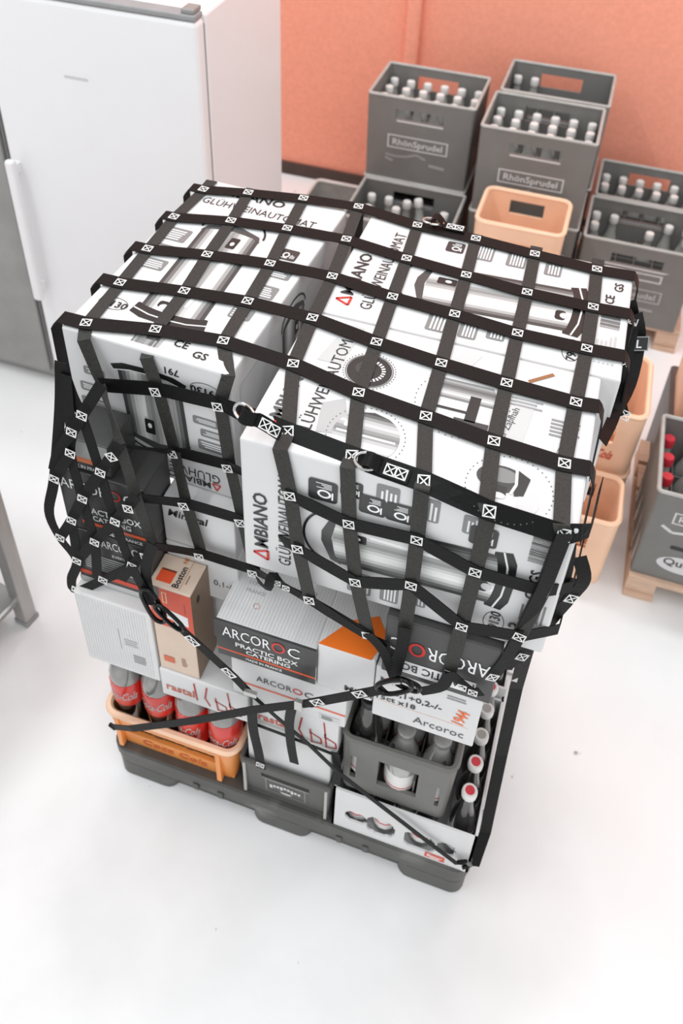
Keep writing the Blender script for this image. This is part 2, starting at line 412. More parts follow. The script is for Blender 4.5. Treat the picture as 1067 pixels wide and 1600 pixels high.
# pallets under the stacks
def wood_pallet(label, x, y, w, d, h=.10):
    o = thing('wooden_pallet', label, 'pallet', (x, y, 0))
    for i in range(5): MB().box(0, w, d*i/5 + .008, d*(i+1)/5 - .008, h-.02, h).build('plank', M['wood'], o, bevel=.002)
    for bx in (0, w/2-.04, w-.08):
        for by in (.01, d/2-.05, d-.11): MB().box(bx, bx+.08, by, by+.1, .018, h-.021).build('block', M['wood'], o, bevel=.002)
        MB().box(bx, bx+.08, 0, d, 0, .018).build('runner', M['wood'], o)
wood_pallet('long pale wooden pallet under the left and middle grey crates', -.10, 1.83, .87, .82)
wood_pallet('pale wooden pallet under the right grey crates at the salmon wall', .785, 2.02, .42, .62)
wood_pallet('pale wooden pallet under the dark grey crate at the right edge', 1.10, .885, .62, .56, .085)
G = 'grey water crates stacked by the salmon wall'
water_crate('grey crate under the leftmost tall crate of clear bottles', -.072, 2.135, Z0)
water_crate('leftmost top grey crate of clear bottles in front of the salmon wall', -.072, 2.135, Z0+ZP)
fill(-.072, 2.135, Z0+ZP, 'clear bottle standing upright in the leftmost top grey crate', 'bottles in the leftmost top crate', [c for c in allc if c[1] > 0])
water_crate('low grey crate of leaning bottles just behind the net', -.062, 1.83, Z0)
for k, (u, v, tx, ty) in enumerate([(.05,.225,0,0),(.118,.225,0,0),(.185,.225,0,.02),(.06,.14,0,0),(.275,.20,.10,-.16),(.325,.12,.1,.16),(.16,.13,.02,.03)]):
    glass_bottle('clear bottle leaning loosely in the low grey crate behind the net', (-.062+u, 1.83+v, Z0+.03+.02*(k > 3)), 'leaning bottles in the low crate', (tx, ty), 1.0)
water_crate('grey crate under the middle tall stack beside the orange crate', .365, 2.03, Z0)
water_crate('middle top grey crate of clear bottles with framed white lettering', .365, 2.03, Z0+ZP)
fill(.365, 2.03, Z0+ZP, 'clear bottle standing upright in the middle top grey crate', 'bottles in the middle top crate', [c for c in allc if c[1] > 0])
water_crate('grey crate beneath the rearmost middle crate at the salmon wall', .378, 2.335, Z0)
water_crate('rearmost top grey crate of the middle stack with only two bottles', .378, 2.335, Z0+ZP+.004)
fill(.378, 2.335, Z0+ZP+.004, 'clear bottle at the left inside the rearmost nearly empty grey crate', 'two bottles in the rearmost crate', [(0, 3), (1, 3), (0, 2), (1, 2)][:2])
water_crate('right grey crate with white window print, front one of three in depth', .785, 2.01, Z0, 1)
fill(.785, 2.01, Z0, 'clear bottle in the right grey crate with white window print', 'bottles in the right front crate', [(0,3),(1,3),(4,3),(5,3),(0,2),(3,2),(5,2)])
water_crate('right grey crate with a full row of bottles, second in depth', .795, 2.315, Z0, 1)
fill(.795, 2.315, Z0, 'clear bottle in the second right grey crate from the front', 'bottles in the second right crate', [(i, j) for i in range(6) for j in (2, 3)])
# right foreground crate
water_crate('dark grey crate with oval white logo on the wooden pallet at right edge', 1.095, .90, .086, 2)
for i, j in allc:
    if i < 3:
        glass_bottle('clear bottle with red cap in the dark crate at the right edge', (1.095+CW*(i+.5)/6, .90+CD*(j+.5)/4, .098), 'red-capped bottles in the right edge crate', cap=bm_capr)
# orange crates
def orange_crate(label, x, y, z, w, d, h, key, m='peach', rz=0.0, text=None):
    o = crate('orange_crate', label, x, y, z, w, d, h, m, 'orange_rim', [('front', w*.30, w*.70, h*.52, h*.74), ('back', w*.3, w*.7, h*.62, h*.86)], r=.035, t=.010, taper=.006, nx=4, ny=3, dz=h*.35, rz=rz, key=key, rim=.008, group='pale orange crates behind the load')
    ik = Ink(); ik.text('Coca-Cola', w/2, h*.26, .05, S(206, 70, 50), width=w*.45, align='c', slant=.3, bold=1); ik.build('print', o, (0, .0057, 0), (1,0,0), (0,-.006/h,1), (0,-1,0))
    return o
orange_crate('lower front pale orange crate on the floor right of the load', .800, .885, .0, .238, .185, .265, 'oc')
orange_crate('orange crate under the upper orange crate right of the load', .810, 1.09, .0, .24, .27, .238, 'oc2')
orange_crate('upper pale orange crate stacked right of the load, behind the lower front one', .810, 1.09, .240, .24, .27, .238, 'oc2')
orange_crate('pale orange crate standing in front of the middle tall grey stack', .425, 1.74, .36, .30, .24, .225, 'oc3')
s_ = thing('water_crate', 'grey crate supporting the pale orange crate of the middle stack', 'crate', (.41, 1.735, .10))
shell(.33, .26, .255, .015, .008).build('wall', M['grey'], s_, True); MB().box(.006, .324, .006, .254, .24, .254).build('lid', M['grey'], s_)
orange_crate('pale orange crate behind the dark crate at the right edge', 1.14, 1.28, .33, .30, .24, .25, 'oc4')
s_ = thing('water_crate', 'dark crate below the orange crate at the right edge', 'crate', (1.13, 1.27, .0))
shell(.33, .27, .33, .015, .008).build('wall', M['greydark'], s_, True); MB().box(.006, .324, .006, .264, .315, .329).build('lid', M['greydark'], s_)
o = thing('plastic_crate', 'pale grey low crate beside the wall left of leaning bottles', 'crate', (-.40, 2.28, .0))
shell(.30, .26, .13, .03, .01, [('front', .08, .22, .06, .10)]).build('wall', M['glassc'], o, True)
MB().tube(rimpath(.30, .26, .03, .13, -.005), .008, 6, True).build('rim', M['cap'], o, True); MB().box(.02, .28, .02, .24, .002, .012).build('base', M['glassc'], o)
# ------------------------------------------------------------------ the load: pallet
PT = .125
pl = thing('plastic_pallet', 'dark grey plastic pallet carrying the netted load', 'pallet', (0, 0, 0))
def ring_slab(x0, x1, y0, y1, z0, z1, r=.035):
    b = MB(); n = 6; pts = []
    for cx, cy, a0 in ((x1-r, y0+r, -90), (x1-r, y1-r, 0), (x0+r, y1-r, 90), (x0+r, y0+r, 180)):
        for k in range(n): a = math.radians(a0 + 90*k/(n-1)); pts.append((cx + r*math.cos(a), cy + r*math.sin(a)))
    N = len(pts); b.add([(x, y, z0) for x, y in pts] + [(x, y, z1) for x, y in pts], [tuple(range(N-1, -1, -1)), tuple(range(N, 2*N))] + [(i, (i+1) % N, N+(i+1) % N, N+i) for i in range(N)])
    return b
ring_slab(-.005, .83, -.012, .645, .088, PT).build('deck', M['pallet'], pl, True, .004)
ring_slab(-.002, .827, -.009, .642, .060, .089, .033).build('skirt', M['pallet'], pl, True, .003)
for x0, x1 in ((-.0, .15), (.335, .48), (.675, .825)):
    for y0, y1 in ((-.008, .13), (.26, .38), (.51, .64)):
        ring_slab(x0, x1, y0, y1, 0.0, .061, .03).build('foot', M['pallet'], pl, True, .004)
for y0 in (-.004, .52): ring_slab(.02, .805, y0+.015, y0+.10, .0, .022, .012).build('runner', M['pallet'], pl, True)
for x in (.20, .26, .54, .60): MB().box(x, x+.012, -.014, .0, .062, .088).build('rib', M['pallet'], pl)

# ------------------------------------------------------------------ bottom layer
oc = crate('bottle_crate', 'bright orange cola crate at the front left corner of the pallet', -.012, -.006, PT, .322, .40, .135, 'orange', 'orange_rim',
           [('front', .055, .267, .062, .104), ('left', .10, .30, .062, .104), ('right', .10, .30, .062, .104)], r=.034, t=.010, taper=.016, nx=4, ny=5, dz=.045, rim=.0085)
for x in (.034, .276):
    MB().box(x-.006, x+.006, -.001, .012, .004, .126).build('corner_rib', M['orange'], oc, bevel=.002)
ik = Ink(); ik.text('Coca Cola', .161, .022, .04, S(214, 104, 48), width=.16, align='c', slant=.25, bold=1); ik.build('lettering', oc, (0, .0155, 0), (1,0,0), (0,-.118,.993), (0,-1,0))
def cola(label, x, y, z, h=.30, r=.0365, l0=.10, l1=.20):
    o = thing('cola_bottle', label, 'bottle', (x, y, z), random.uniform(-.3, .3), 'cola bottles in the orange crate'); k = h / .30
    MB().lathe([(r*.8, 0), (r, .012), (r, .03), (r*.97, l0*.8), (r*.99, l0*k)], 18).build('body', M['cola'], o, True)
    lb = MB().lathe([(r*1.01, l0*k), (r*1.03, l0*k+.004), (r*1.03, l1*k-.004), (r*1.01, l1*k)], 18).build('label', M['red'], o, True)
    MB().lathe([(r*.99, l1*k), (r*.97, .225*k), (r*.75, .25*k), (.016, .278*k), (.013, .285*k)], 18).build('shoulder', M['film'], o, True)
    MB().lathe([(.0145, .279*k), (.0155, .283*k), (.0155, .298*k), (.014, .30*k)], 14).build('cap', M['red'], o, True)
    v = MB()
    ik = Ink(); ik.text('Coca-Cola', 0, 0, .040, S(245), width=.080, slant=.25, bold=1, align='c', L=1); ik.text('Coca-Cola', 0, 0, .040, S(245), width=.080, slant=.25, bold=1, align='c', L=1)
    me = bpy.data.meshes.new('lettering'); R_ = r*1.03 + .0005
    me.from_pydata([(R_*math.sin(a/R_), -R_*math.cos(a/R_), .5*(l0+l1)*k-.012 + b) for a, b, c in ik.v], [], ik.f); me.materials.append(M['paper'])
    obj('lettering', me, lb)
for j in range(3):
    for i in range(4):
        under = i < 2
        w_ = ['leftmost', 'second from left', 'third from left', 'rightmost'][i]
        cola(('%s red-labelled cola bottle in the %s row of the orange crate' % (w_, ['front', 'middle', 'back'][j])),
             .034 + i*.0765, .046 + j*.082, PT + .0115, .331 if under else .292, l0=.135 if under else .075, l1=.205)
# grey crate, middle
gc = crate('bottle_crate', 'dark grey half crate between the orange crate and the white tray', .314, -.004, PT, .208, .36, .138, 'greydark', 'greydark',
           [('front', .05, .158, .092, .108)], r=.010, t=.008, taper=.008, nx=2, ny=3, dz=.06, rim=.005)
ik = Ink(); ik.frame(.058, .03, .15, .088, .003, S(128)); ik.rect(.05, .088, .158, .0915, S(150))
for k in range(9): ik.rect(.068+.008*k, .055+(.006 if k % 3 else .0)-.006*abs(k-4)/4, .074+.008*k, .072-.006*abs(k-4)/4, S(214))
ik.poly([(.09,.044),(.12,.044),(.112,.036),(.097,.036)], S(214)); ik.build('emblem', gc, (0, .0077, 0), (1,0,0), (0,-.058,.998), (0,-1,0))
for x in (.012, .196): MB().box(x-.003, x+.003, -.0015, .004, .005, .130).build('corner_rib', M['greyrim'], gc)
# white tray with bottles
ty = thing('carton_tray', 'white cardboard tray of bottles at the front right of the pallet', 'tray', (.526, -.006, PT))
TW, TD, TH = .298, .30, .166
def cutout_panel(w, h, holes, t=.005):
    """flat board with rounded holes, from strips of columns"""
    b = MB(); N = 74; nz = 34; dx, dz_ = w/N, h/nz
    inside = lambda x, z: any(((abs(x-cx)/a)**3 + (abs(z-cz)/c)**3) < 1 for cx, cz, a, c in holes)
    g = [[not inside((i+.5)*dx, (k+.5)*dz_) for k in range(nz)] for i in range(N)]
    for i in range(N):
        k = 0
        while k < nz:
            if g[i][k]:
                e = k
                while e < nz and g[i][e]: e += 1
                b.box(i*dx, (i+1)*dx, 0, t, k*dz_, e*dz_); k = e
            else: k += 1
    return b
HOLES = [(.052, .066, .024, .022), (.105, .062, .031, .036), (.190, .058, .034, .036), (.244, .070, .020, .026)]
cutout_panel(TW, TH, HOLES).build('front_panel', M['board'], ty)
MB().box(0, TW, TD-.005, TD, 0, TH).build('back_panel', M['board'], ty); MB().box(0, .005, 0, TD, 0, TH).build('side_panel', M['board'], ty)
MB().box(TW-.005, TW, 0, TD, 0, TH).build('side_panel', M['board'], ty); MB().box(.004, TW-.004, .004, TD-.004, 0, .004).build('base', M['board'], ty)
ik = Ink(); ik.rect(.205, .008, .247, .030, S(214, 72, 52)); ik.text('Bitter', .226, .0145, .015, INKW, align='c', bold=1, width=.032); ik.rect(.216, .0095, .236, .0135, S(240, 200, 180), 2)
ik.build('label', ty, (0, 0, 0), (1,0,0), (0,0,1), (0,-1,0))
def jar(label, x, y, z, h=.15, r=.028):
    o = thing('bottle', label, 'bottle', (x, y, z), random.uniform(-.2, .2), 'short bottles in the white tray')
    MB().lathe([(r*.9, 0), (r, .006), (r, h*.66), (r*.75, h*.80), (r*.42, h*.9), (r*.42, h)], 14).build('body', M['glass'], o, True)
    MB().lathe([(r*1.015, .025), (r*1.02, .026), (r*1.02, .075), (r*1.015, .076)], 14).build('label', M['paper'], o, True)
    MB().lathe([(r*1.025, .045), (r*1.025, .050)], 14).build('label_stripe', M['capred'], o, True)
for i, x in enumerate((.048, .108, .188)): jar('white-labelled bottle seen through the %s cut-out of the white tray' % ['first', 'second', 'third'][i], .526 + x, .034, PT+.005)
# bottles along the right edge (in front tray and the tray behind)
ty2 = thing('carton_tray', 'second white cardboard tray behind the front right tray', 'tray', (.526, .302, PT))
MB().box(0, TW, 0, .005, 0, TH+.03).build('front_panel', M['board'], ty2); MB().box(TW-.005, TW, 0, TD, 0, TH).build('side_panel', M['board'], ty2); MB().box(0, .005, 0, TD, 0, TH).build('side_panel', M['board'], ty2)
MB().box(0, TW, TD-.005, TD, 0, TH).build('back_panel', M['board'], ty2); MB().box(.004, TW-.004, .004, TD-.004, 0, .004).build('base', M['board'], ty2)
def small_bottle(label, x, y, z, red, h=.25, r=.027):
    o = thing('small_bottle', label, 'bottle', (x, y, z), 0, 'bottles along the right edge of the load')
    MB().lathe([(r*.9, 0), (r, .006), (r, h*.55), (r*.8, h*.68), (.013, h*.82), (.0115, h*.95)], 14).build('body', M['glass'], o, True)
    MB().lathe([(r*1.02, h*.15), (r*1.02, h*.45)], 14).build('label', M['paper'], o, True)
    c = MB().lathe([(.0145, h*.94), (.0155, h*.95), (.0155, h*1.01), (.0135, h*1.02)], 14).build('cap', M['cap'], o, True)
    MB().lathe([(.0095, h*1.019), (.0095, h*1.0225)], 14).build('cap_print', M['capred'] if red else M['glassc'], c)
for k, (y, red) in enumerate(((.036, 1), (.094, 1), (.152, 0), (.210, 0), (.262, 1))):
    small_bottle(['frontmost small bottle with red and white cap at the right tray edge', 'second small bottle with red and white cap at the right tray edge', 'dark small bottle with plain white cap, third along the right edge', 'dark small bottle with plain cap, fourth along the right edge', 'small bottle with red cap print, fifth along the right edge'][k], .7895, y, PT+.005, red)
for k, (y, red) in enumerate(((.345, 1), (.405, 0), (.465, 0))):
    small_bottle(['small bottle with red cap print behind the divider of the trays', 'small bottle with plain cap, second behind the tray divider', 'small bottle with plain cap, last behind the tray divider'][k], .7895, y, PT+.005, red, .27)
# grey crate on the tray
g2 = crate('bottle_crate', 'mid grey crate with open front handle standing on the white tray', .532, .0, PT+TH+.001, .226, .285, .205, 'grey2', 'grey2',
           [('front', .078, .158, .055, .155), ('front', .020, .034, .05, .14), ('front', .196, .209, .05, .13), ('right', .02, .07, .05, .14)], r=.022, t=.008, taper=.006, nx=3, ny=4, dz=.10, rim=.007)
gz = PT+TH+.001
for x in (.03, .06, .10, .15, .20): MB().lathe([(.004, .2055), (.004, .2125)], 8, x, .012).build('rivet', M['black'], g2)
def tall_bottle(label, x, y, z, mt, cap, h=.29, r=.033, lab=True):
    o = thing('tall_bottle', label, 'bottle', (x, y, z), random.uniform(-.2, .2), 'tall bottles in the mid grey crate')
    MB().lathe([(r*.9, 0), (r, .006), (r, h*.55), (r*.88, h*.66), (.017, h*.84), (.014, h*.96)], 16).build('body', M[mt], o, True)
    if lab:
        lb = MB().lathe([(r*1.015, h*.17), (r*1.02, h*.175), (r*1.02, h*.42), (r*1.015, h*.425)], 16).build('label', M['paper'], o, True)
        MB().lathe([(r*1.025, h*.22), (r*1.025, h*.235)], 16).build('label_stripe', M['capred'], lb, True)
    MB().lathe([(.0165, h*.93), (.0175, h*.94), (.0175, h*.995), (.016, h)], 14).build('cap', M[cap], o, True)
tall_bottle('short front bottle with grey cap behind the crate handle opening', .532+.118, .040, gz+.012, 'glassc', 'capg', .222)
tall_bottle('dark bottle at the front left inside the mid grey crate', .532+.042, .042, gz+.012, 'glass', 'black', .29)
tall_bottle('clear bottle with grey cap at the front right of the mid grey crate', .532+.187, .044, gz+.012, 'glassc', 'capg', .225)
for i, x in enumerate((.042, .115, .187)):
    tall_bottle('%s bottle in the second row of the mid grey crate' % ['left dark', 'middle clear', 'right clear'][i], .532+x, .118, gz+.012, ['glass', 'glassc', 'glassc'][i], 'capg', .325)
    tall_bottle('%s bottle in the third row of the mid grey crate' % ['left dark', 'middle dark', 'right dark'][i], .532+x, .192, gz+.012, 'glass', 'capg', .325, lab=False)

# ------------------------------------------------------------------ printed designs
STEEL = [.05,.16,.42,.70,.86,.80,.62,.40,.26,.34,.55,.74,.62,.36,.14,.05]
def urn(ik, p0, p1, q0, q1, lean=0.0):
    """printed picture of a steel drinks urn: black base, steel body, lid and wire handle"""
    n = len(STEEL); w_ = p1-p0; h_ = q1-q0
    X = lambda a, q: p0 + w_*a + lean*(q-q0)
    qb = q0 + h_*.10; qt = q0 + h_*.82
    ik.poly([(X(-.10,q0),q0+.012),(X(.1,q0),q0+.003),(X(.5,q0),q0),(X(.9,q0),q0+.003),(X(1.10,q0),q0+.012),(X(1.06,qb),qb+.004),(X(-.06,qb),qb+.004)], S(30), 1)
    ik.line([(X(-.08,q0),q0+.024),(X(.2,q0),q0+.015),(X(.5,q0),q0+.013),(X(.8,q0),q0+.015),(X(1.08,q0),q0+.024)], .003, S(225), 2)
    for i in range(n):
        a, b = i/n, (i+1)/n; g = STEEL[i]; arc = lambda t: .012*(2*t-1)**2
        ik.poly([(X(a,qb),qb+arc(a)*.6-.006),(X(b,qb),qb+arc(b)*.6-.006),(X(b,qt),qt-arc(b)+.008),(X(a,qt),qt-arc(a)+.008)], (g, g, g*.985, 1), 2)
    ik.poly([(X(-.02,qt),qt-.008),(X(.15,qt),qt+.004),(X(.5,qt),qt+.010),(X(.85,qt),qt+.004),(X(1.02,qt),qt-.008),(X(.96,qt),qt+.010),(X(.6,qt),qt+.026),(X(.4,qt),qt+.026),(X(.04,qt),qt+.010)], S(70), 3)
    ik.ring((X(0,qt)+X(1,qt))/2, qt+.004, w_*.56, h_*.16, .004, S(22), 4, 0, 180)
    ik.rect(X(.60,qb), qb+.02, X(.66,qb), qt-.05, S(235), 4); ik.rrect(X(.56,qt), qt-.045, X(.72,qt), qt-.01, .003, S(30), 4); ik.ell(X(.64,qt), qt-.03, .004, .006, INKW, 5)
    ik.rrect(X(.22,qb), qb+.004, X(.44,qb), qb+.022, .006, S(28), 4); ik.ell(X(.33,qb), qb+.006, .008, .008, S(205), 5)
def logo(ik, p, q, h, col=S(40)):
    """AMBIANO with the red triangular A"""
    ik.line([(p, q), (p+h*.45, q+h*.95), (p+h*.9, q), (p, q)], h*.17, INKR, 3); w_ = h*5.0
    ik.text('MBIANO', p+h*1.12, q, h*1.25, col, width=w_, bold=1)
def icon(ik, p, q, s_, L=2, dark=S(52)):
    ik.rrect(p, q, p+s_, q+s_, s_*.14, dark, L); ik.ring(p+s_*.36, q+s_*.45, s_*.2, s_*.24, s_*.08, INKW, L+1); ik.rect(p+s_*.15, q+s_*.14, p+s_*.5, q+s_*.2, INKW, L+1)
    for k in range(4): ik.rect(p+s_*(.62+.07*k), q+s_*.2, p+s_*(.65+.07*k), q+s_*(.45+.1*random.random()*3), INKW, L+1)
def infoblock(ik, p0, q0, p1, q1, L=2):
    ik.rrect(p0, q0, p1, q1, .004, S(128), L); ik.rows(p0+.004, q0+.004, p1-.004, q1-.004, max(3, int((q1-q0)/.007)), S(232), L+1)
def design(ik, W=.30, H=.52, strip=True, side='a'):
    """front of the mulled wine dispenser box, logo on top"""
    logo(ik, W*.10, H*.915, .026*min(1, H/.45)); ik.text('GLÜHWEINAUTOMAT', W*.10, H*.835, .030, S(40), width=W*.78)
    urn(ik, W*.30, W*.68, H*.13, H*.80, -.05)
    infoblock(ik, W*.05, H*.56, W*.22, H*.64); infoblock(ik, W*.05, H*.47, W*.20, H*.53); infoblock(ik, W*.09, H*.38, W*.24, H*.44)
    infoblock(ik, W*.78, H*.50, W*.95, H*.57); infoblock(ik, W*.78, H*.38, W*.94, H*.45); infoblock(ik, W*.77, H*.25, W*.90, H*.31)
    icon(ik, W*.80, H*.61, .034); ik.ring(W*.15, H*.165, W*.09, .016, .0012, S(70)); ik.text('79130', W*.15, H*.148, .022, S(35), align='c', bold=1)
    if strip:
        ik.text('CE', W*.62, H*.055, .022, S(25), bold=1); ik.text('GS', W*.75, H*.03, .022, S(25), bold=1); ik.rows(W*.10, H*.03, W*.34, H*.10, 5, S(190)); ik.barcode(W*.40, H*.025, W*.56, H*.09, S(95))
AL = 'boxes of mulled wine dispensers on top of the load'
# top-left box, turned a little
c = Carton('appliance_carton', 'white mulled wine dispenser box on the left of the top layer', 'box', -.012, .298, .123, .645, .952, 1.25, 'boardg', math.radians(-2.6), AL, bev=.004)
ik = Ink(); design(ik, c.w, c.d); c.put(ik, 'top')
ik = Ink(lambda p, q: (c.w - p, c.h - q)); design(ik, c.w, c.h, False); ik.text('791', c.w*.30, .022, .020, S(35), bold=1); c.put(ik, 'front')
ik = Ink(); ik.rect(.03, .05, .40, .25, S(205)); urn(ik, .2, .3, .03, .27); c.put(ik, 'right')
# back right box: logo to the left
c = Carton('appliance_carton', 'white mulled wine dispenser box at the back right of the top layer', 'box', .360, .868, .318, .635, .952, 1.25, 'boardg', 0, AL, bev=.004)
ik = Ink(lambda p, q: (c.w - q, p)); design(ik, c.d, c.w); c.put(ik, 'top')
# front right box
c = Carton('appliance_carton', 'white mulled wine dispenser box at the front right of the top layer', 'box', .350, .838, .0, .315, .952, 1.25, 'boardg', 0, AL, bev=.004)
ik = Ink(lambda p, q: (c.w - q, p)); W_, H_ = c.h, c.w
design(ik, W_, H_, False)
for q_, s_ in ((.335, .045), (.262, .040), (.222, .040), (.10, .040)): icon(ik, W_-.085, q_, s_, 4)
ik.barcode(W_-.09, .018, W_-.025, .055, S(60)); ik.text('CE', W_*.42, .03, .024, S(25), bold=1); ik.text('GS', W_*.55, .03, .024, S(25), bold=1); ik.text('3', .045, .035, .034, S(25), bold=1); ik.rows(.07, .012, .12, .05, 6, S(120))
c.put(ik, 'front')
ik = Ink()
def tp(px, py): P = hit((px, py), 2, 1.25); return P.x - .350, P.y
def bubble(px, py, r, kind):
    u, v = tp(px, py)
    for k in range(44): a = 2*math.pi*k/44; ik.ell(u+r*1.16*math.cos(a), v+r*1.16*math.sin(a), .0011, .0011, S(70), 2, n=6)
    if kind == 'dial':
        ik.ell(u, v, r, r, S(34), 2); ik.ring(u, v, r*1.08, r*1.08, r*.05, S(120), 2); ik.ell(u-r*.2, v+r*.1, r*.45, r*.45, S(58), 3)
        for k in range(11): a = math.radians(-70 + 14*k); ik.line([(u+r*.55*math.cos(a), v+r*.55*math.sin(a)), (u+r*.72*math.cos(a), v+r*.72*math.sin(a))], .003, INKW, 4)
    elif kind == 'body':
        for k in range(16):
            a = -1 + k/8; b = a + .125; g = STEEL[k]; hh = lambda t: r*math.sqrt(max(0, 1-t*t))
            ik.poly([(u-hh(a), v+r*a), (u-hh(b), v+r*b), (u+hh(b), v+r*b), (u+hh(a), v+r*a)], (g*.8,)*3+(1,), 2)
        ik.rect(u-r*.9, v-r*.05, u+r*.9, v+r*.03, S(235), 3); ik.rrect(u-r*.75, v+r*.2, u-r*.35, v+r*.4, .003, S(235), 3)
    elif kind == 'tap':
        for k in range(10):
            g = (.2, .4, .62, .5, .3, .18, .12, .2, .34, .2)[k]; ik.poly([(u-r*.9, v+r*(.1+.07*k)), (u+r*(.95-.03*k), v+r*(.1+.07*k)), (u+r*(.92-.03*k), v+r*(.17+.07*k)), (u-r*.85, v+r*(.17+.07*k))], (g, g, g, 1), 2)
        ik.rect(u+r*.15, v-r*.55, u+r*.42, v+r*.35, S(32), 3); ik.rect(u-r*.1, v-r*.72, u+r*.75, v-r*.5, S(60), 3); ik.rect(u-r*.9, v-r*.3, u+r*.15, v-r*.22, S(40), 3)
    else:
        ik.ell(u-r*.25, v+r*.30, r*.68, r*.46, S(58), 2); ik.ell(u-r*.30, v+r*.42, r*.5, r*.26, S(128), 3); ik.rect(u-r*.42, v-r*.30, u-r*.05, v+r*.05, S(34), 3)
        ik.poly([(u+r*.12, v+r*.74), (u+r*.50, v+r*.52), (u+r*.40, v-r*.12), (u+r*.15, v-r*.20)], S(36), 4); ik.line([(u+r*.10, v+r*.76), (u+r*.16, v+r*.2), (u+r*.06, v-r*.16)], .004, INKW, 5); ik.ell(u-r*.24, v-r*.30, r*.19, r*.10, INKW, 4); ik.ell(u+r*.55, v-r*.3, r*.30, r*.4, S(205), 1)
bubble(577, 580, .036, 'dial'); bubble(571, 682, .050, 'body'); bubble(722, 632, .062, 'tap'); bubble(795, 765, .052, 'spout')
logo_T = ik.T; ik.T = lambda p, q: (c.w - q, p); logo(ik, .03, c.w - .045, .024, S(85)); ik.text('GLÜHWEINAUTOMAT', .03, c.w - .092, .029, S(40), width=.265)
ik.T = logo_T
u, v = tp(800, 655); ik.text('ter Zapfhah', u-.005, v-.05, .016, S(60), ang=math.radians(80)); ik.rows(.36, .205, .41, .235, 4, S(150)); ik.rows(.425, .16, .47, .20, 5, S(140)); ik.ring(.452, .12, .012, .03, .001, S(120))
ik.line([(.38, .265), (.415, .295)], .007, S(150, 100, 62), 2); ik.poly([(.05,.2),(.09,.2),(.10,.30),(.07,.30)], S(196), 1); ik.poly([(.10,.05),(.15,.06),(.12,.13),(.09,.11)], S(180), 1); ik.poly([(.24,.25),(.28,.25),(.30,.30),(.27,.30)], S(205), 1); ik.poly([(.36,.12),(.39,.12),(.40,.24),(.37,.24)], S(200), 1)
c.put(ik, 'top')
# ------------------------------------------------------------------ middle layers
ORS = S(232, 92, 44)
def arco(ik, p, q, h, wd, col, ocol=INKR):
    """ARCOROC wordmark, the second O in red"""
    a = wd*.615; ik.text('ARCOR', p, q, h, col, width=a); ik.ring(p+wd*.715, q+h*.345, wd*.085, h*.36, h*.10, ocol, 3); ik.text('C', p+wd*.83, q, h, col, width=wd*.15)
# tall white box, lower left
c = Carton('carton', 'plain white ribbed carton on the cola bottles at the left', 'box', -.012, .150, -.002, .30, .470, .702)
ik = Ink()
for k in range(26): ik.rect(.004+.0058*k, .01, .0052+.0058*k, .225, S(208))
ik.rect(.085, .08, .0865, .15, S(150), 2); ik.rows(.095, .10, .125, .125, 3, S(180)); ik.rows(.110, .045, .140, .075, 4, S(140)); c.put(ik, 'front')
# rastal boxes
def rastal(label, x0, x1, z0, z1, wr):
    c = Carton('carton', label, 'box', x0, x1, -.004, .30, z0, z1); ik = Ink()
    ik.text('rastal', .012, (z1-z0)*.30, .034, S(196, 96, 70), width=.062, bold=1)
    r = S(178, 54, 40); q = (z1-z0)*.12; p = wr; h = (z1-z0)*.75
    ik.line([(p,q+h),(p+.004,q+.01)], .0035, r, 3); ik.line([(p+.028,q+h),(p+.022,q+h*.4),(p+.032,q+.004)], .0035, r, 3)
    for k in (.045, .075):
        ik.line([(p+k,q+h*.6),(p+k+.004,q)], .0035, r, 3); ik.line([(p+k-.002,q+h*.45),(p+k+.022,q+h*.3),(p+k+.024,q+h*.08),(p+k+.002,q)], .0035, r, 3)
    ik.line([(p+.072,q+h*1.1),(p+.076,q+h*.5)], .003, r, 3); c.put(ik, 'front')
    ik = Ink(); ik.rect(.004, .148, c.w-.004, .150, S(150)); c.put(ik, 'top', 'flap_seam')
rastal('white rastal glass carton with red handwriting above the cola bottles', .153, .343, .431, .526, .075)
rastal('white rastal glass carton with red handwriting above the dark half crate', .352, .528, .433, .540, .075)
Carton('carton', 'plain white carton standing in the dark half crate', 'box', .330, .512, .012, .29, .192, .431)
# Boston box
c = Carton('carton', 'narrow beige Boston tumbler carton with orange picture', 'box', .155, .240, .000, .071, .528, .803, 'beige')
ik = Ink(); ik.rrect(.010, .012, .040, .040, .002, S(226, 84, 44)); ik.rect(.012, .036, .040, .040, S(120, 60, 40), 2); ik.text('Boston', .056, .008, .018, S(40), width=.045, ang=math.pi/2, bold=1)
ik.line([(.060,.006),(.060,.076)], .001, S(190,130,80)); ik.line([(.066,.02),(.066,.04)], .0016, S(120,90,70)); ik.text('NEU', .050, .060, .012, S(196,120,50), ang=math.pi/2, bold=1); c.put(ik, 'top')
ik = Ink(); ik.rect(0, .245, .022, .275, S(70)); ik.rect(.022, .155, .085, .273, S(214, 72, 36)); ik.rect(0, .155, .022, .245, S(214, 72, 36)); ik.frame(.027, .232, .036, .264, .0015, S(244,220,170), 2)
ik.poly([(.03,.185),(.075,.175),(.075,.205),(.03,.215)], S(236), 2); ik.rows(.034, .192, .05, .205, 3, S(90), 3); ik.rect(.070, .215, .0716, .245, S(150,40,20), 2); ik.rrect(.012, .03, .035, .05, .002, S(206, 96, 56), 2); ik.rows(.05,.03,.062,.06,5,S(170,130,100)); c.put(ik, 'front')
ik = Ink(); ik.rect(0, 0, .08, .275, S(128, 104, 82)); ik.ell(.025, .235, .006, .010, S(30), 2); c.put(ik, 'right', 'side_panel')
Carton('carton', 'plain white carton behind the narrow beige carton', 'box', .156, .284, .10, .40, .528, .702)
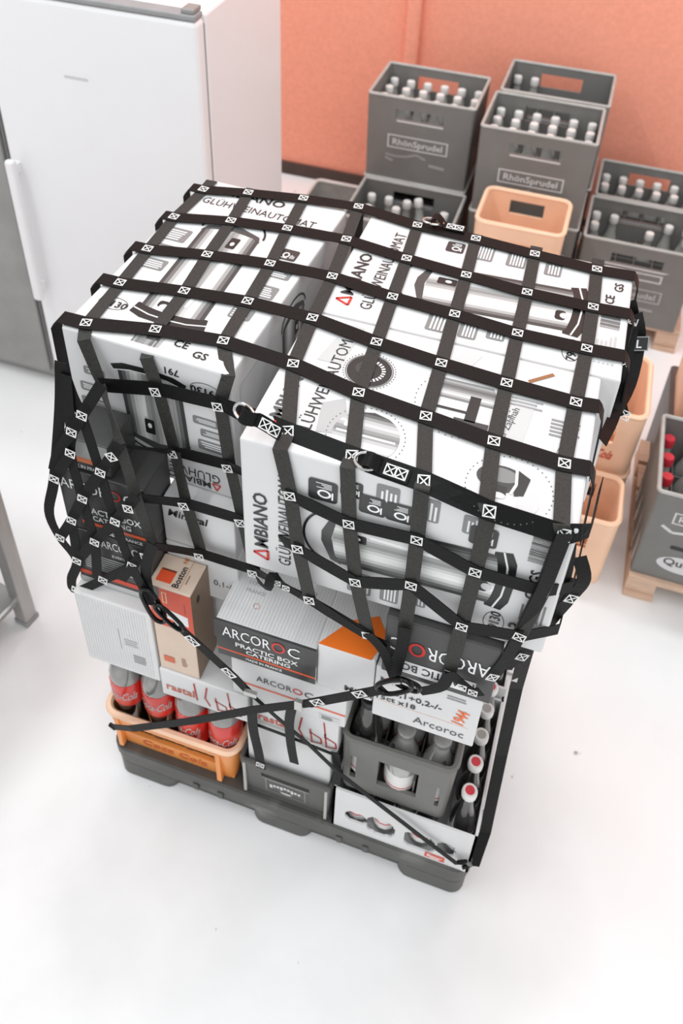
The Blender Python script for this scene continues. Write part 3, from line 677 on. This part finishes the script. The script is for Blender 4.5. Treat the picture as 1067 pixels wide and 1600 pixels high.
# white arcoroc box, practic box, mineral box
c = Carton('carton', 'white carton with ARCOROC lettering and orange stripe under the charcoal carton', 'box', .314, .540, -.006, .28, .542, .668)
ik = Ink(); arco(ik, .050, .066, .026, .115, S(50)); ik.rect(0, .042, c.w, .047, ORS); ik.rect(.175, .008, .215, .026, S(205)); ik.rows(.18, .010, .205, .024, 3, S(120), 3); c.put(ik, 'front')
c = Carton('carton', 'charcoal ARCOROC practic box carton with white top, in the centre', 'box', .292, .481, -.010, .128, .670, .781, 'board')
ik = Ink(); ik.rect(0, .0, c.w, .111, S(58), 1); ik.text('PRACTIC BOX', .036, .042, .018, INKW, width=.120, bold=1); ik.text('CATERING', .056, .027, .016, INKW, width=.085, bold=1)
ik.rect(0, .018, c.w, .023, ORS, 2); ik.text('MADE IN FRANCE', .055, .006, .010, INKW, width=.07, bold=1, L=2); c.put(ik, 'front')
MB().box(-c.w/2-.003, c.w/2+.001, -c.d/2-.0035, -c.d/2+.001, c.h*.53, c.h+.001).build('lid_flap', M['charcoal'], c.o)
ik2 = Ink(); arco(ik2, .013, .017, .042, .150, INKW); ik2.build('lid_lettering', c.o, (-c.w/2, -c.d/2-.0035, .0545), (1,0,0), (0,0,1), (0,-1,0))
ik = Ink()
for k in range(30): ik.rect(.004+.0062*k, .004, .0056+.0062*k, .134, S(206))
ik.text('COUNTRY', .028, .085, .010, S(150)); ik.text('FRANCE', .03, .068, .010, S(160)); ik.text('AGENCY', .12, .10, .009, S(120)); ik.ring(.06, .045, .006, .006, .001, S(216, 140, 100)); c.put(ik, 'top')
c = Carton('carton', 'white mineral glass carton with an orange corner beside the charcoal carton', 'box', .483, .586, -.008, .128, .670, .800)
ik = Ink(); ik.text('Mineral', .052, .012, .022, S(40), width=.07, bold=1); c.put(ik, 'front')
ik = Ink(); ik.poly([(0, .0), (.095, .0), (.11, .05), (.085, .085), (.04, .06)], S(246, 120, 30), 2)
for k in range(18): ik.rect(.003+.0062*k, .004, .0046+.0062*k, .134, S(208))
c.put(ik, 'top')
Carton('carton', 'plain white carton below the front right appliance box', 'box', .345, .590, .132, .31, .672, .950)
# 1944 box and upside-down charcoal box
c = Carton('carton', 'white Arcoroc carton printed 1944 resting on the crate bottles', 'box', .588, .772, -.010, .265, .634, .790)
ik = Ink(); ik.text('Mineral', .01, .118, .02, S(40), bold=1, width=.06); ik.text('0,1+0,2-/-', .035, .086, .022, S(40), width=.085, bold=1); ik.text('15ct x18', .006, .062, .020, S(40), width=.07, bold=1); ik.rect(0, .056, .17, .057, S(230,190,170))
ik.text('1944', .160, .060, .030, S(236, 112, 52), ang=math.radians(80), width=.045, bold=1); ik.text('Arcoroc', .075, .020, .030, S(70), width=.09); ik.ell(.09, .13, .006, .008, S(236,130,70)); ik.rows(.125,.13,.165,.145,2,S(150)); c.put(ik, 'front')
c = Carton('carton', 'charcoal ARCOROC carton lying upside down under the front right box', 'box', .597, .782, -.014, .27, .792, .950, 'charcoal')
ik = Ink(lambda p, q: (c.w - p, c.h - q)); arco(ik, .012, .050, .050, .165, INKW); ik.rect(.028, .108, .175, .142, INKW, 1); ik.text('PRACTIC BOX', .030, .114, .028, S(40), width=.14, bold=1); c.put(ik, 'front')
# left charcoal boxes
def charcoal(label, x0, x1, z0, z1, y0, y1, kind):
    c = Carton('carton', label, 'box', x0, x1, y0, y1, z0, z1, 'charcoal'); ik = Ink(); w, h = c.w, c.h
    if kind == 'a': ik.rect(0, h*.30, w, h, S(190)); ik.rect(0, h*.30, w, h*.46, S(244, 132, 78), 2); ik.text('MADE IN FRANCE', .004, h*.10, .011, INKW, width=w*.85, bold=1)
    if kind == 'b': arco(ik, .004, h*.70, .036, w*.88, INKW); ik.text('PRACTIC BOX', w*.22, h*.36, .022, INKW, width=w*.7, bold=1); ik.text('CATERING', w*.34, h*.24, .019, INKW, width=w*.45, bold=1); ik.rect(w*.2, h*.14, w, h*.19, ORS, 2); ik.text('MADE IN FRANCE', w*.4, h*.04, .011, INKW, width=w*.5, bold=1)
    if kind == 'c':
        arco(ik, w*.38, h*.80, .032, w*.6, INKW, INKW); ik.text('EVERY DAY', w*.5, h*.66, .010, INKW); ik.rows(w*.12, h*.32, w*.80, h*.62, 7, S(190)); ik.rect(0, h*.16, w, h*.24, S(206, 60, 30), 2); ik.rect(0, 0, w, h*.10, S(196))
        ik.rect(w*.8, h*.42, w, h*.44, INKW); ik.rect(w*.8, h*.32, w, h*.34, INKW)
    c.put(ik, 'front')
charcoal('lowest charcoal ARCOROC carton at the left under the net', -.010, .154, .704, .862, .026, .120, 'c')
charcoal('middle charcoal PRACTIC BOX carton at the left under the net', -.012, .156, .864, 1.022, .028, .119, 'b')
charcoal('small topmost charcoal carton with orange band at the left under the net', .005, .095, 1.024, 1.098, .034, .119, 'a')
c = Carton('carton', 'lower white mineral carton beneath the left appliance box', 'box', .158, .300, .072, .41, .704, .838)
ik = Ink(); ik.text('Mineral  0,1-/-', .02, .045, .022, S(60), width=.115); ik.ell(.136, .06, .004, .009, S(214, 120, 60)); c.put(ik, 'front')
c = Carton('carton', 'upper white mineral carton directly beneath the left appliance box', 'box', .158, .298, .074, .41, .840, .950)
ik = Ink(); ik.text('Mineral', .012, .075, .026, S(40), width=.075, slant=.2, bold=1); c.put(ik, 'front')
# inner stacks that carry the back of the top layer
Carton('carton', 'tall plain carton inside the load at the back left', 'box', .0, .325, .42, .635, PT+.0, .950)
Carton('carton', 'tall plain carton inside the load at the back centre', 'box', .345, .520, .37, .635, PT+.0, .950)
Carton('carton', 'tall plain carton inside the load at the back right', 'box', .530, .752, .312, .625, .322, .950)

# ------------------------------------------------------------------ cargo net
net = thing('cargo_net', 'black webbing cargo net with white stitched crossings over the load', 'net', (0, 0, 0))
UP, FR = Vector((0, 0, 1)), Vector((0, -1, 0))
COLS = 'ABCDEFGH'
ROWS = [
 dict(A=(318,298), B=(388,303), C=(474,312), D=(560,325), E=(652,354), F=(743,375), G=(835,399), H=(932,423)),
 dict(A=(272,341), B=(361,347), C=(449,359), D=(541,376), E=(635,406), F=(728,432), G=(823,459), H=(926,482)),
 dict(A=(231,391), B=(324,400), C=(422,414), D=(519,434), E=(613,466), F=(710,493), G=(808,523), H=(916,547)),
 dict(A=(188,444), B=(288,457), C=(387,473), D=(488,499), E=(588,537), F=(689,570), G=(791,601), H=(899,631)),
 dict(A=(135,507), B=(243,517), C=(349,535), D=(458,571), E=(560,616), F=(665,653), G=(771,692), H=(881,727)),
 dict(A=(159,600), B=(247,606), C=(344,629), D=(450,676), E=(550,714), F=(662,753), G=(765,797), H=(881,834)),
 dict(A=(188,694), B=(273,703), C=(359,725), D=(454,772), E=(546,816), F=(652,841), G=(743,891), H=(848,921)),
 dict(A=(213,775), B=(291,784), C=(379,810), D=(466,855), E=(556,907), F=(643,912), G=(722,976), H=(812,992)),
 dict(A=(239,850), B=(315,863), C=(398,889), D=(484,935), E=(575,990), F=(632,988), G=(702,1050), H=(769,1056))]
ZT = 1.2525
def node(r, c):
    px = ROWS[r][c]; left = c in 'ABC'
    if r <= 4: return hit(px, 2, ZT), UP
    if left:
        if c == 'A' and r >= 6: return hit(px, 1, .018), FR
        return hit(px, 1, .108 if r < 7 else .060), FR
    if r == 5:
        P = hit(px, 2, ZT)
        if P.y > -.004: return P, (UP + FR*.5).normalized()
        return hit(px, 1, -.0045), (UP*.5 + FR).normalized()
    return hit(px, 1, -.006 if r < 7 else -.017), FR
ND = {(r, c): node(r, c) for r in range(9) for c in COLS}
def ribbon(pts, w=.0225, th=.0014, lift=0.0, sub=3, smooth=False):
    """webbing strap along (point, normal) pairs"""
    P = [Vector(p) for p, n in pts]; N = [Vector(n).normalized() for p, n in pts]; Q = []; K = []
    for i in range(len(P)-1):
        p0 = P[max(i-1, 0)]; p3 = P[min(i+2, len(P)-1)]
        for k in range(sub):
            t = k/sub
            if smooth: q = .5*((2*P[i]) + (P[i+1]-p0)*t + (2*p0-5*P[i]+4*P[i+1]-p3)*t*t + (3*P[i]-p0-3*P[i+1]+p3)*t**3)
            else: q = P[i].lerp(P[i+1], t)
            Q.append(q); K.append(N[i].lerp(N[i+1], t).normalized())
    Q.append(P[-1]); K.append(N[-1]); b = MB(); n = len(Q); vs_ = []
    for i in range(n):
        t = (Q[min(i+1, n-1)] - Q[max(i-1, 0)]).normalized(); s_ = K[i].cross(t)
        s_ = s_.normalized() if s_.length > 1e-4 else t.orthogonal().normalized(); nn = t.cross(s_).normalized()
        if nn.dot(K[i]) < 0: nn = -nn
        c_ = Q[i] + nn*lift
        vs_ += [c_ - s_*w/2, c_ + s_*w/2, c_ + s_*w/2 + nn*th, c_ - s_*w/2 + nn*th]
    fs = [(0, 1, 2, 3), ((n-1)*4+3, (n-1)*4+2, (n-1)*4+1, (n-1)*4)]
    for i in range(n-1):
        for k in range(4): l = (k+1) % 4; fs.append((i*4+k, (i+1)*4+k, (i+1)*4+l, i*4+l))
    return b.add(vs_, fs)
# stitched crossing: square outline with an X
st = MB(); a, t = .0088, .0017
st.box(-a, a, -a, -a+t, 0, .0005); st.box(-a, a, a-t, a, 0, .0005); st.box(-a, -a+t, -a+t, a-t, 0, .0005); st.box(a-t, a, -a+t, a-t, 0, .0005)
for sg in (1, -1):
    d = Vector((1, sg, 0)).normalized(); nrm = Vector((-d.y, d.x, 0))*t/2; e = a*1.25
    st.add([-d*e-nrm, d*e-nrm, d*e+nrm, -d*e+nrm, -d*e-nrm+Vector((0,0,.0005)), d*e-nrm+Vector((0,0,.0005)), d*e+nrm+Vector((0,0,.0005)), -d*e+nrm+Vector((0,0,.0005))], [(4,5,6,7),(0,1,5,4),(2,3,7,6)])
ST = st.mesh('stitch', M['thread'])
def stitch(P, n, t, lift=.0043, parent=None, sc=1.0, sx=1.0):
    n = Vector(n).normalized(); t = Vector(t); t = (t - n*t.dot(n)).normalized(); x = t.cross(n).normalized()
    o = obj('stitch', ST, parent or net)
    mm = Matrix((x*sc, t*sc*sx, n)).transposed().to_4x4(); mm.translation = Vector(P) + n*lift; o.matrix_local = mm; return o
LIFT_C, LIFT_R = .0002, .0020
EDGE = {'A': (131,531), 'B': (229,560), 'C': (357,588)}
for c in COLS:
    pts = []
    p0, n0 = ND[(0, c)]
    pts += [(Vector((p0.x, .652, 1.05)), Vector((0, 1, 0))), (Vector((p0.x, .652, 1.235)), Vector((0, 1, .3))), (Vector((p0.x, .640, ZT+.001)), (UP + Vector((0,.6,0))))]
    for r in range(9):
        if r == 5 and c in EDGE: pts.append((hit(EDGE[c], 1, .1165), (UP + FR*.8)))
        if r == 5 and c in 'DEFGH' and ND[(5, c)][0].z < 1.252:
            a4, a5 = ND[(4, c)][0], ND[(5, c)][0]; k_ = (a4.y + .003) / (a4.y - a5.y + .06); pts.append((Vector((a4.x + (a5.x-a4.x)*k_, -.0035, 1.2535)), (UP + FR)))
        if r == 6 and c in 'DEFGH' and ND[(5, c)][0].z >= 1.252:
            a5, a6 = ND[(5, c)][0], ND[(6, c)][0]; x_ = a5.x + (a6.x-a5.x)*.06
            pts.append((Vector((x_, -.0035, 1.2535)), (UP + FR)))
        pts.append(ND[(r, c)])
    if c == 'H': pts = pts[:-1]
    if c == 'F': pts[-1] = (hit((632, 985), 1, -.02), FR)
    ribbon(pts, lift=LIFT_C).build('strap', M['web'], net)
for r in range(9):
    use = COLS if r < 8 else 'ABCDE'
    pts = [ND[(r, c)] for c in use]
    if r <= 4:
        a0 = pts[0][0]; xl = -.040 + (a0.y-.12)*.046
        pts = [(Vector((xl-.004, a0.y, 1.10)), Vector((-1, 0, 0))), (Vector((xl-.003, a0.y, 1.238)), Vector((-1, 0, .4))), (Vector((xl+.006, a0.y, ZT)), UP)] + pts
    xr = .842 if r >= 3 else .872
    h = pts[-1][0]
    if r <= 4: pts += [(Vector((xr-.003, h.y+.004, ZT)), UP), (Vector((xr+.005, h.y+.004, 1.235)), Vector((1, 0, .4))), (Vector((xr+.012, h.y+.01, 1.10)), Vector((1, 0, 0)))]
    elif r < 8: pts += [(Vector((max(h.x+.014, .850), .012, h.z+.002)), Vector((1, -1, 0))), (Vector((max(h.x+.02, .856), .10, h.z)), Vector((1, 0, 0)))]
    ribbon(pts, lift=LIFT_R, w=.030 if r < 6 else .027).build('strap', M['webk'] if r > 0 else M['webk'], net)
for (r, c), (P, n) in ND.items():
    if r == 8 and c in 'FH': continue
    q = ND[(max(r-1, 0), c)][0]; q2 = ND[(min(r+1, 8), c)][0]
    stitch(P, n, q - q2, .0043 if r < 5 or c in 'DEFGH' else (.029 if c == 'A' and r >= 6 else .011))
# drape on the left side
LD = [(95,566),(94,640),(85,748),(77,800),(94,840),(120,876),(112,905),(119,923),(161,906),(206,885)]
def yl(k=0.0): return lambda p: (hit(p, 1, .008 + k), FR)
def drape(pl_, k=0.0, smooth=True, w=.0195): ribbon([yl(k)(p) for p in pl_], w=w, sub=5, smooth=smooth).build('strap', M['webk'], net)
drape(LD, .004)
drape([(96,566),(112,612),(128,649),(157,738),(180,815),(206,885),(232,930)], .0)
drape([(103,585),(108,640),(112,675),(110,708),(129,779),(148,847),(152,905)], -.004)
drape([(159,600),(128,649),(112,675),(92,705),(84,735)], -.007)
drape([(188,694),(157,738),(129,779),(112,813),(94,840)], -.010)
drape([(213,775),(180,815),(148,847),(120,876)], -.013)
drape([(239,850),(206,885),(190,905)], -.013)
drape([(112,813),(118,850),(120,876)], -.002); drape([(85,748),(110,708)], -.012)
for p in [(128,649),(112,675),(110,708),(85,748),(157,738),(129,779),(112,813),(94,840),(148,847),(180,815),(206,884),(120,876),(161,906),(119,921)]:
    stitch(hit(p, 1, -.009), FR, Vector((.25, 0, 1)), .001)
# drape on the right side
def yr(p, y): return (hit(p, 1, y), Vector((.35, -1, 0)))
def draper(pl_, y, m='webk', w=.0205): ribbon([yr(p, y) for p in pl_], w=w, sub=4, smooth=True).build('strap', M[m], net)
draper([(881,834),(868,872),(848,921),(812,992),(790,1030),(769,1056)], -.014)
draper([(905,870),(912,905),(892,933),(845,986),(815,1024),(795,1040)], .02)
draper([(889,850),(880,905),(855,950),(820,1000),(790,1045)], .01)
draper([(848,921),(800,1010),(770,1060)], .0)
for p, y in [((892,933), .018), ((845,986), .018), ((815,1024), .012), ((769,1056), -.018)]: stitch(hit(p, 1, y), Vector((.35, -1, 0)), Vector((.4, 0, 1)), .003)
def side(pl_): ribbon([(hit(p, 2, z), Vector((.1, -.8, .6))) for p, z in pl_], w=.020, sub=4, smooth=True).build('strap', M['webk'], net)
side([((985,470),1.24),((990,505),1.19),((978,560),1.15),((968,610),1.12),((974,650),1.09)])
side([((995,490),1.22),((1000,530),1.16),((985,600),1.12),((955,655),1.14)])
side([((969,572),1.2),((962,640),1.16),((940,690),1.18)])
for p, z in [((987,502),1.2),((969,572),1.19),((974,650),1.10)]: stitch(hit(p, 2, z), Vector((.3, -.6, 1)), Vector((0, 1, 0)), .006)
tg = Ink(); tg.rect(-.02, -.014, .02, .014, S(28)); tg.frame(-.02, -.014, .02, .014, .002, S(150), 2); tg.text('IL', 0, -.008, .022, INKW, align='c', bold=1)
P = hit((996, 537), 2, 1.16); tg.build('care_tag', net, P, (.95, .3, .05), (-.1, .5, .8), (.2, -.75, .6))
# rings and tabs
def loop_pts(P, ax, ay, a, b, n=16): return [P + ax*(a*math.cos(2*math.pi*k/n)) + ay*(b*math.sin(2*math.pi*k/n)) for k in range(n)]
def dring(px, plane, val, n, t, a=.017, b=.012, tabdir=None):
    P = hit(px, plane, val); n = Vector(n).normalized(); t = Vector(t).normalized(); s_ = n.cross(t)
    MB().tube(loop_pts(P + n*.009, t, s_, a, b), .0024, 8, True).build('d_ring', M['ring'], net, True)
    Q = P + t*.004
    arc = [(Q + n*.003, -n), (Q - s_*.0 + n*.016 - t*.006, -t), (Q + n*.021 + t*.004, n), (Q + n*.012 + t*.014, t), (Q + n*.004 + t*.022, n), (Q + n*.004 + t*.06, n)]
    ribbon(arc, w=.022, sub=3, smooth=True).build('tab', M['webk'], net)
    for k in (.032, .048): stitch(Q + t*k, n, s_, .006, sc=.95)
rowdir = (ND[(5, 'F')][0] - ND[(5, 'E')][0]).normalized()
dring((573, 724), 2, 1.2525, (0, -.4, 1), rowdir); dring((385, 642), 1, .02, (0, -1, .5), (1, -.25, -.15)); dring((676, 352), 2, 1.255, (0, .0, 1), (1, 0, 0), .02, .010)
ribbon([(hit((402,905),1,-.02), FR), (hit((418,918),1,-.035), FR), (hit((425,900),1,-.03), UP), (hit((440,912),1,-.018), FR), (hit((470,930),1,-.018), FR)], w=.016, sub=3, smooth=True).build('tab', M['webk'], net)
for p in ((434,908), (448,916)): stitch(hit(p, 1, -.024), FR, Vector((0, 0, 1)), .004, sc=.7)
# gathered straps that run to the hooks
def gather(pl_, y): ribbon([(hit(p, 1, y), FR) for p in pl_], w=.020, sub=4, smooth=True).build('strap', M['webk'], net)
gather([(239,850),(228,890),(236,938)], -.022); gather([(206,885),(222,915),(238,945)], -.026)
gather([(575,990),(600,1018),(618,1062)], -.024); gather([(632,980),(628,1010),(616,1058)], -.028); gather([(484,935),(560,985),(606,1008)], -.020)
gather([(702,1050),(690,1072),(655,1080)], -.024); gather([(702,1050),(735,1078),(752,1080)], -.026)
for p in ((722,1072), (739,1080)): stitch(hit(p, 1, -.030), FR, Vector((0, 0, 1)), .003, sc=.85)

# ------------------------------------------------------------------ lashing straps with hooks
def hook(root_, a, b, y, r=.0042, wd=.016):
    A, B = hit(a, 1, y), hit(b, 1, y); t = (B - A).normalized(); s_ = FR.cross(t); L = (B - A).length; pts = []
    for k in range(24):
        th = 2*math.pi*k/24; pts.append((A+B)/2 + t*((L/2)*math.copysign(abs(math.cos(th))**.7, math.cos(th))) + s_*(wd*math.copysign(abs(math.sin(th))**.8, math.sin(th))))
    h_ = MB().tube(pts, r, 8, True).build('hook', M['hook'], root_, True)
    MB().tube([A + s_*wd*.9 + t*L*.2, A + s_*wd*.4 + t*L*.8], r*.7, 8).build('gate', M['ring'], h_, True)
def lash(root_, pl_, y, w=.022, sub=3, smooth=False, m='webk'): ribbon([(hit(p, 1, yy), FR) for p, yy in zip(pl_, y if isinstance(y, list) else [y]*len(pl_))], w=w, sub=sub, smooth=smooth).build('webbing', M[m], root_)
l1 = thing('lashing_strap', 'black lashing strap running from the left hook down to the right pallet corner', 'strap', (0, 0, 0))
hook(l1, (226,920), (252,972), -.034); hook(l1, (243,945), (285,985), -.042, .0036, .012)
lash(l1, [(272,972),(310,1006),(365,1056),(392,1084)], -.040)
lash(l1, [(388,1080),(430,1118),(480,1160),(530,1208)], [-.041, -.034, -.026, -.020], w=.011)
lash(l1, [(528,1206),(600,1262),(665,1312),(715,1350),(738,1352)], [-.020, -.018, -.018, -.02, .01], w=.014)
for p in ((301,1000), (358,1050)): stitch(hit(p, 1, -.043), FR, hit((365,1056), 1, -.04) - hit((310,1006), 1, -.04), .002, l1, .95, 1.7)
MB().box(-.012, .012, -.005, .002, -.006, .006).build('adjuster', M['ring'], l1).location = hit((392, 1082), 1, -.045)
MB().tube([hit((715,1347),1,-.022), hit((728,1346),1,-.02), hit((735,1352),1,-.01), hit((722,1356),1,-.018)], .004, 8).build('end_hook', M['hook'], l1, True)
l2 = thing('lashing_strap', 'black lashing strap crossing low from the left edge to the right hook', 'strap', (0, 0, 0))
hook(l2, (592,1078), (640,1068), -.050); hook(l2, (618,1062), (655,1078), -.040, .004, .012)
lash(l2, [(602,1076),(560,1084),(480,1099)], -.048); lash(l2, [(484,1098),(400,1108),(300,1126),(205,1138),(176,1135)], [-.048, -.047, -.045, -.042, -.030], w=.021)
for p in ((496,1096), (562,1083)): stitch(hit(p, 1, -.051), FR, hit((560,1084), 1, -.048) - hit((480,1099), 1, -.048), .002, l2, .95, 1.5)
MB().box(-.007, .007, -.005, .002, -.014, .014).build('adjuster', M['ring'], l2).location = hit((467, 1100), 1, -.053)
MB().tube([hit((172,1132),1,-.03), hit((180,1138),1,-.028)], .005, 8).build('end_hook', M['hook'], l2, True)
lash(l2, [(456,1105),(452,1130),(455,1165),(460,1192)], [-.046, -.034, -.024, -.02], w=.019, sub=4, smooth=True)
l3 = thing('lashing_strap', 'short black strap hanging over the dark half crate rim', 'strap', (0, 0, 0))
lash(l3, [(394,1112),(396,1140),(404,1175),(408,1200)], [-.03, -.022, -.018, -.016], w=.021, sub=4, smooth=True)
stitch(hit((407,1194), 1, -.018), FR, Vector((.1, 0, 1)), .002, l3, 1.0)
l4 = thing('lashing_strap', 'thin black strap slanting across the lower rastal carton', 'strap', (0, 0, 0))
lash(l4, [(396,1130),(450,1150),(526,1180)], -.012, w=.010); lash(l4, [(524,1176),(528,1205),(524,1225)], -.013, w=.017)
l5 = thing('lashing_strap', 'long black strap down the right rear edge of the load', 'strap', (0, 0, 0))
P0, P1 = hit((822, 1015), 1, .06), hit((757, 1290), 1, .10)
N5 = Vector((.25, -.95, .25))
ribbon([(hit((905,905), 1, .05), N5), (hit((862,965), 1, .055), N5), (hit((824,1010), 1, .06), N5), (hit((806,1075), 1, .10), N5), (hit((783,1180), 1, .10), N5), (hit((758,1300), 1, .06), N5), (hit((740,1352), 1, .02), N5)], w=.024, sub=3).build('webbing', M['webk'], l5)
stitch(hit((760,1270), 1, .075), N5, P0-P1, .003, l5, 1.0, 1.5)
MB().box(-.010, .010, -.003, .003, -.007, .007).build('buckle', M['ring'], l5).location = hit((800, 1058), 1, .09)
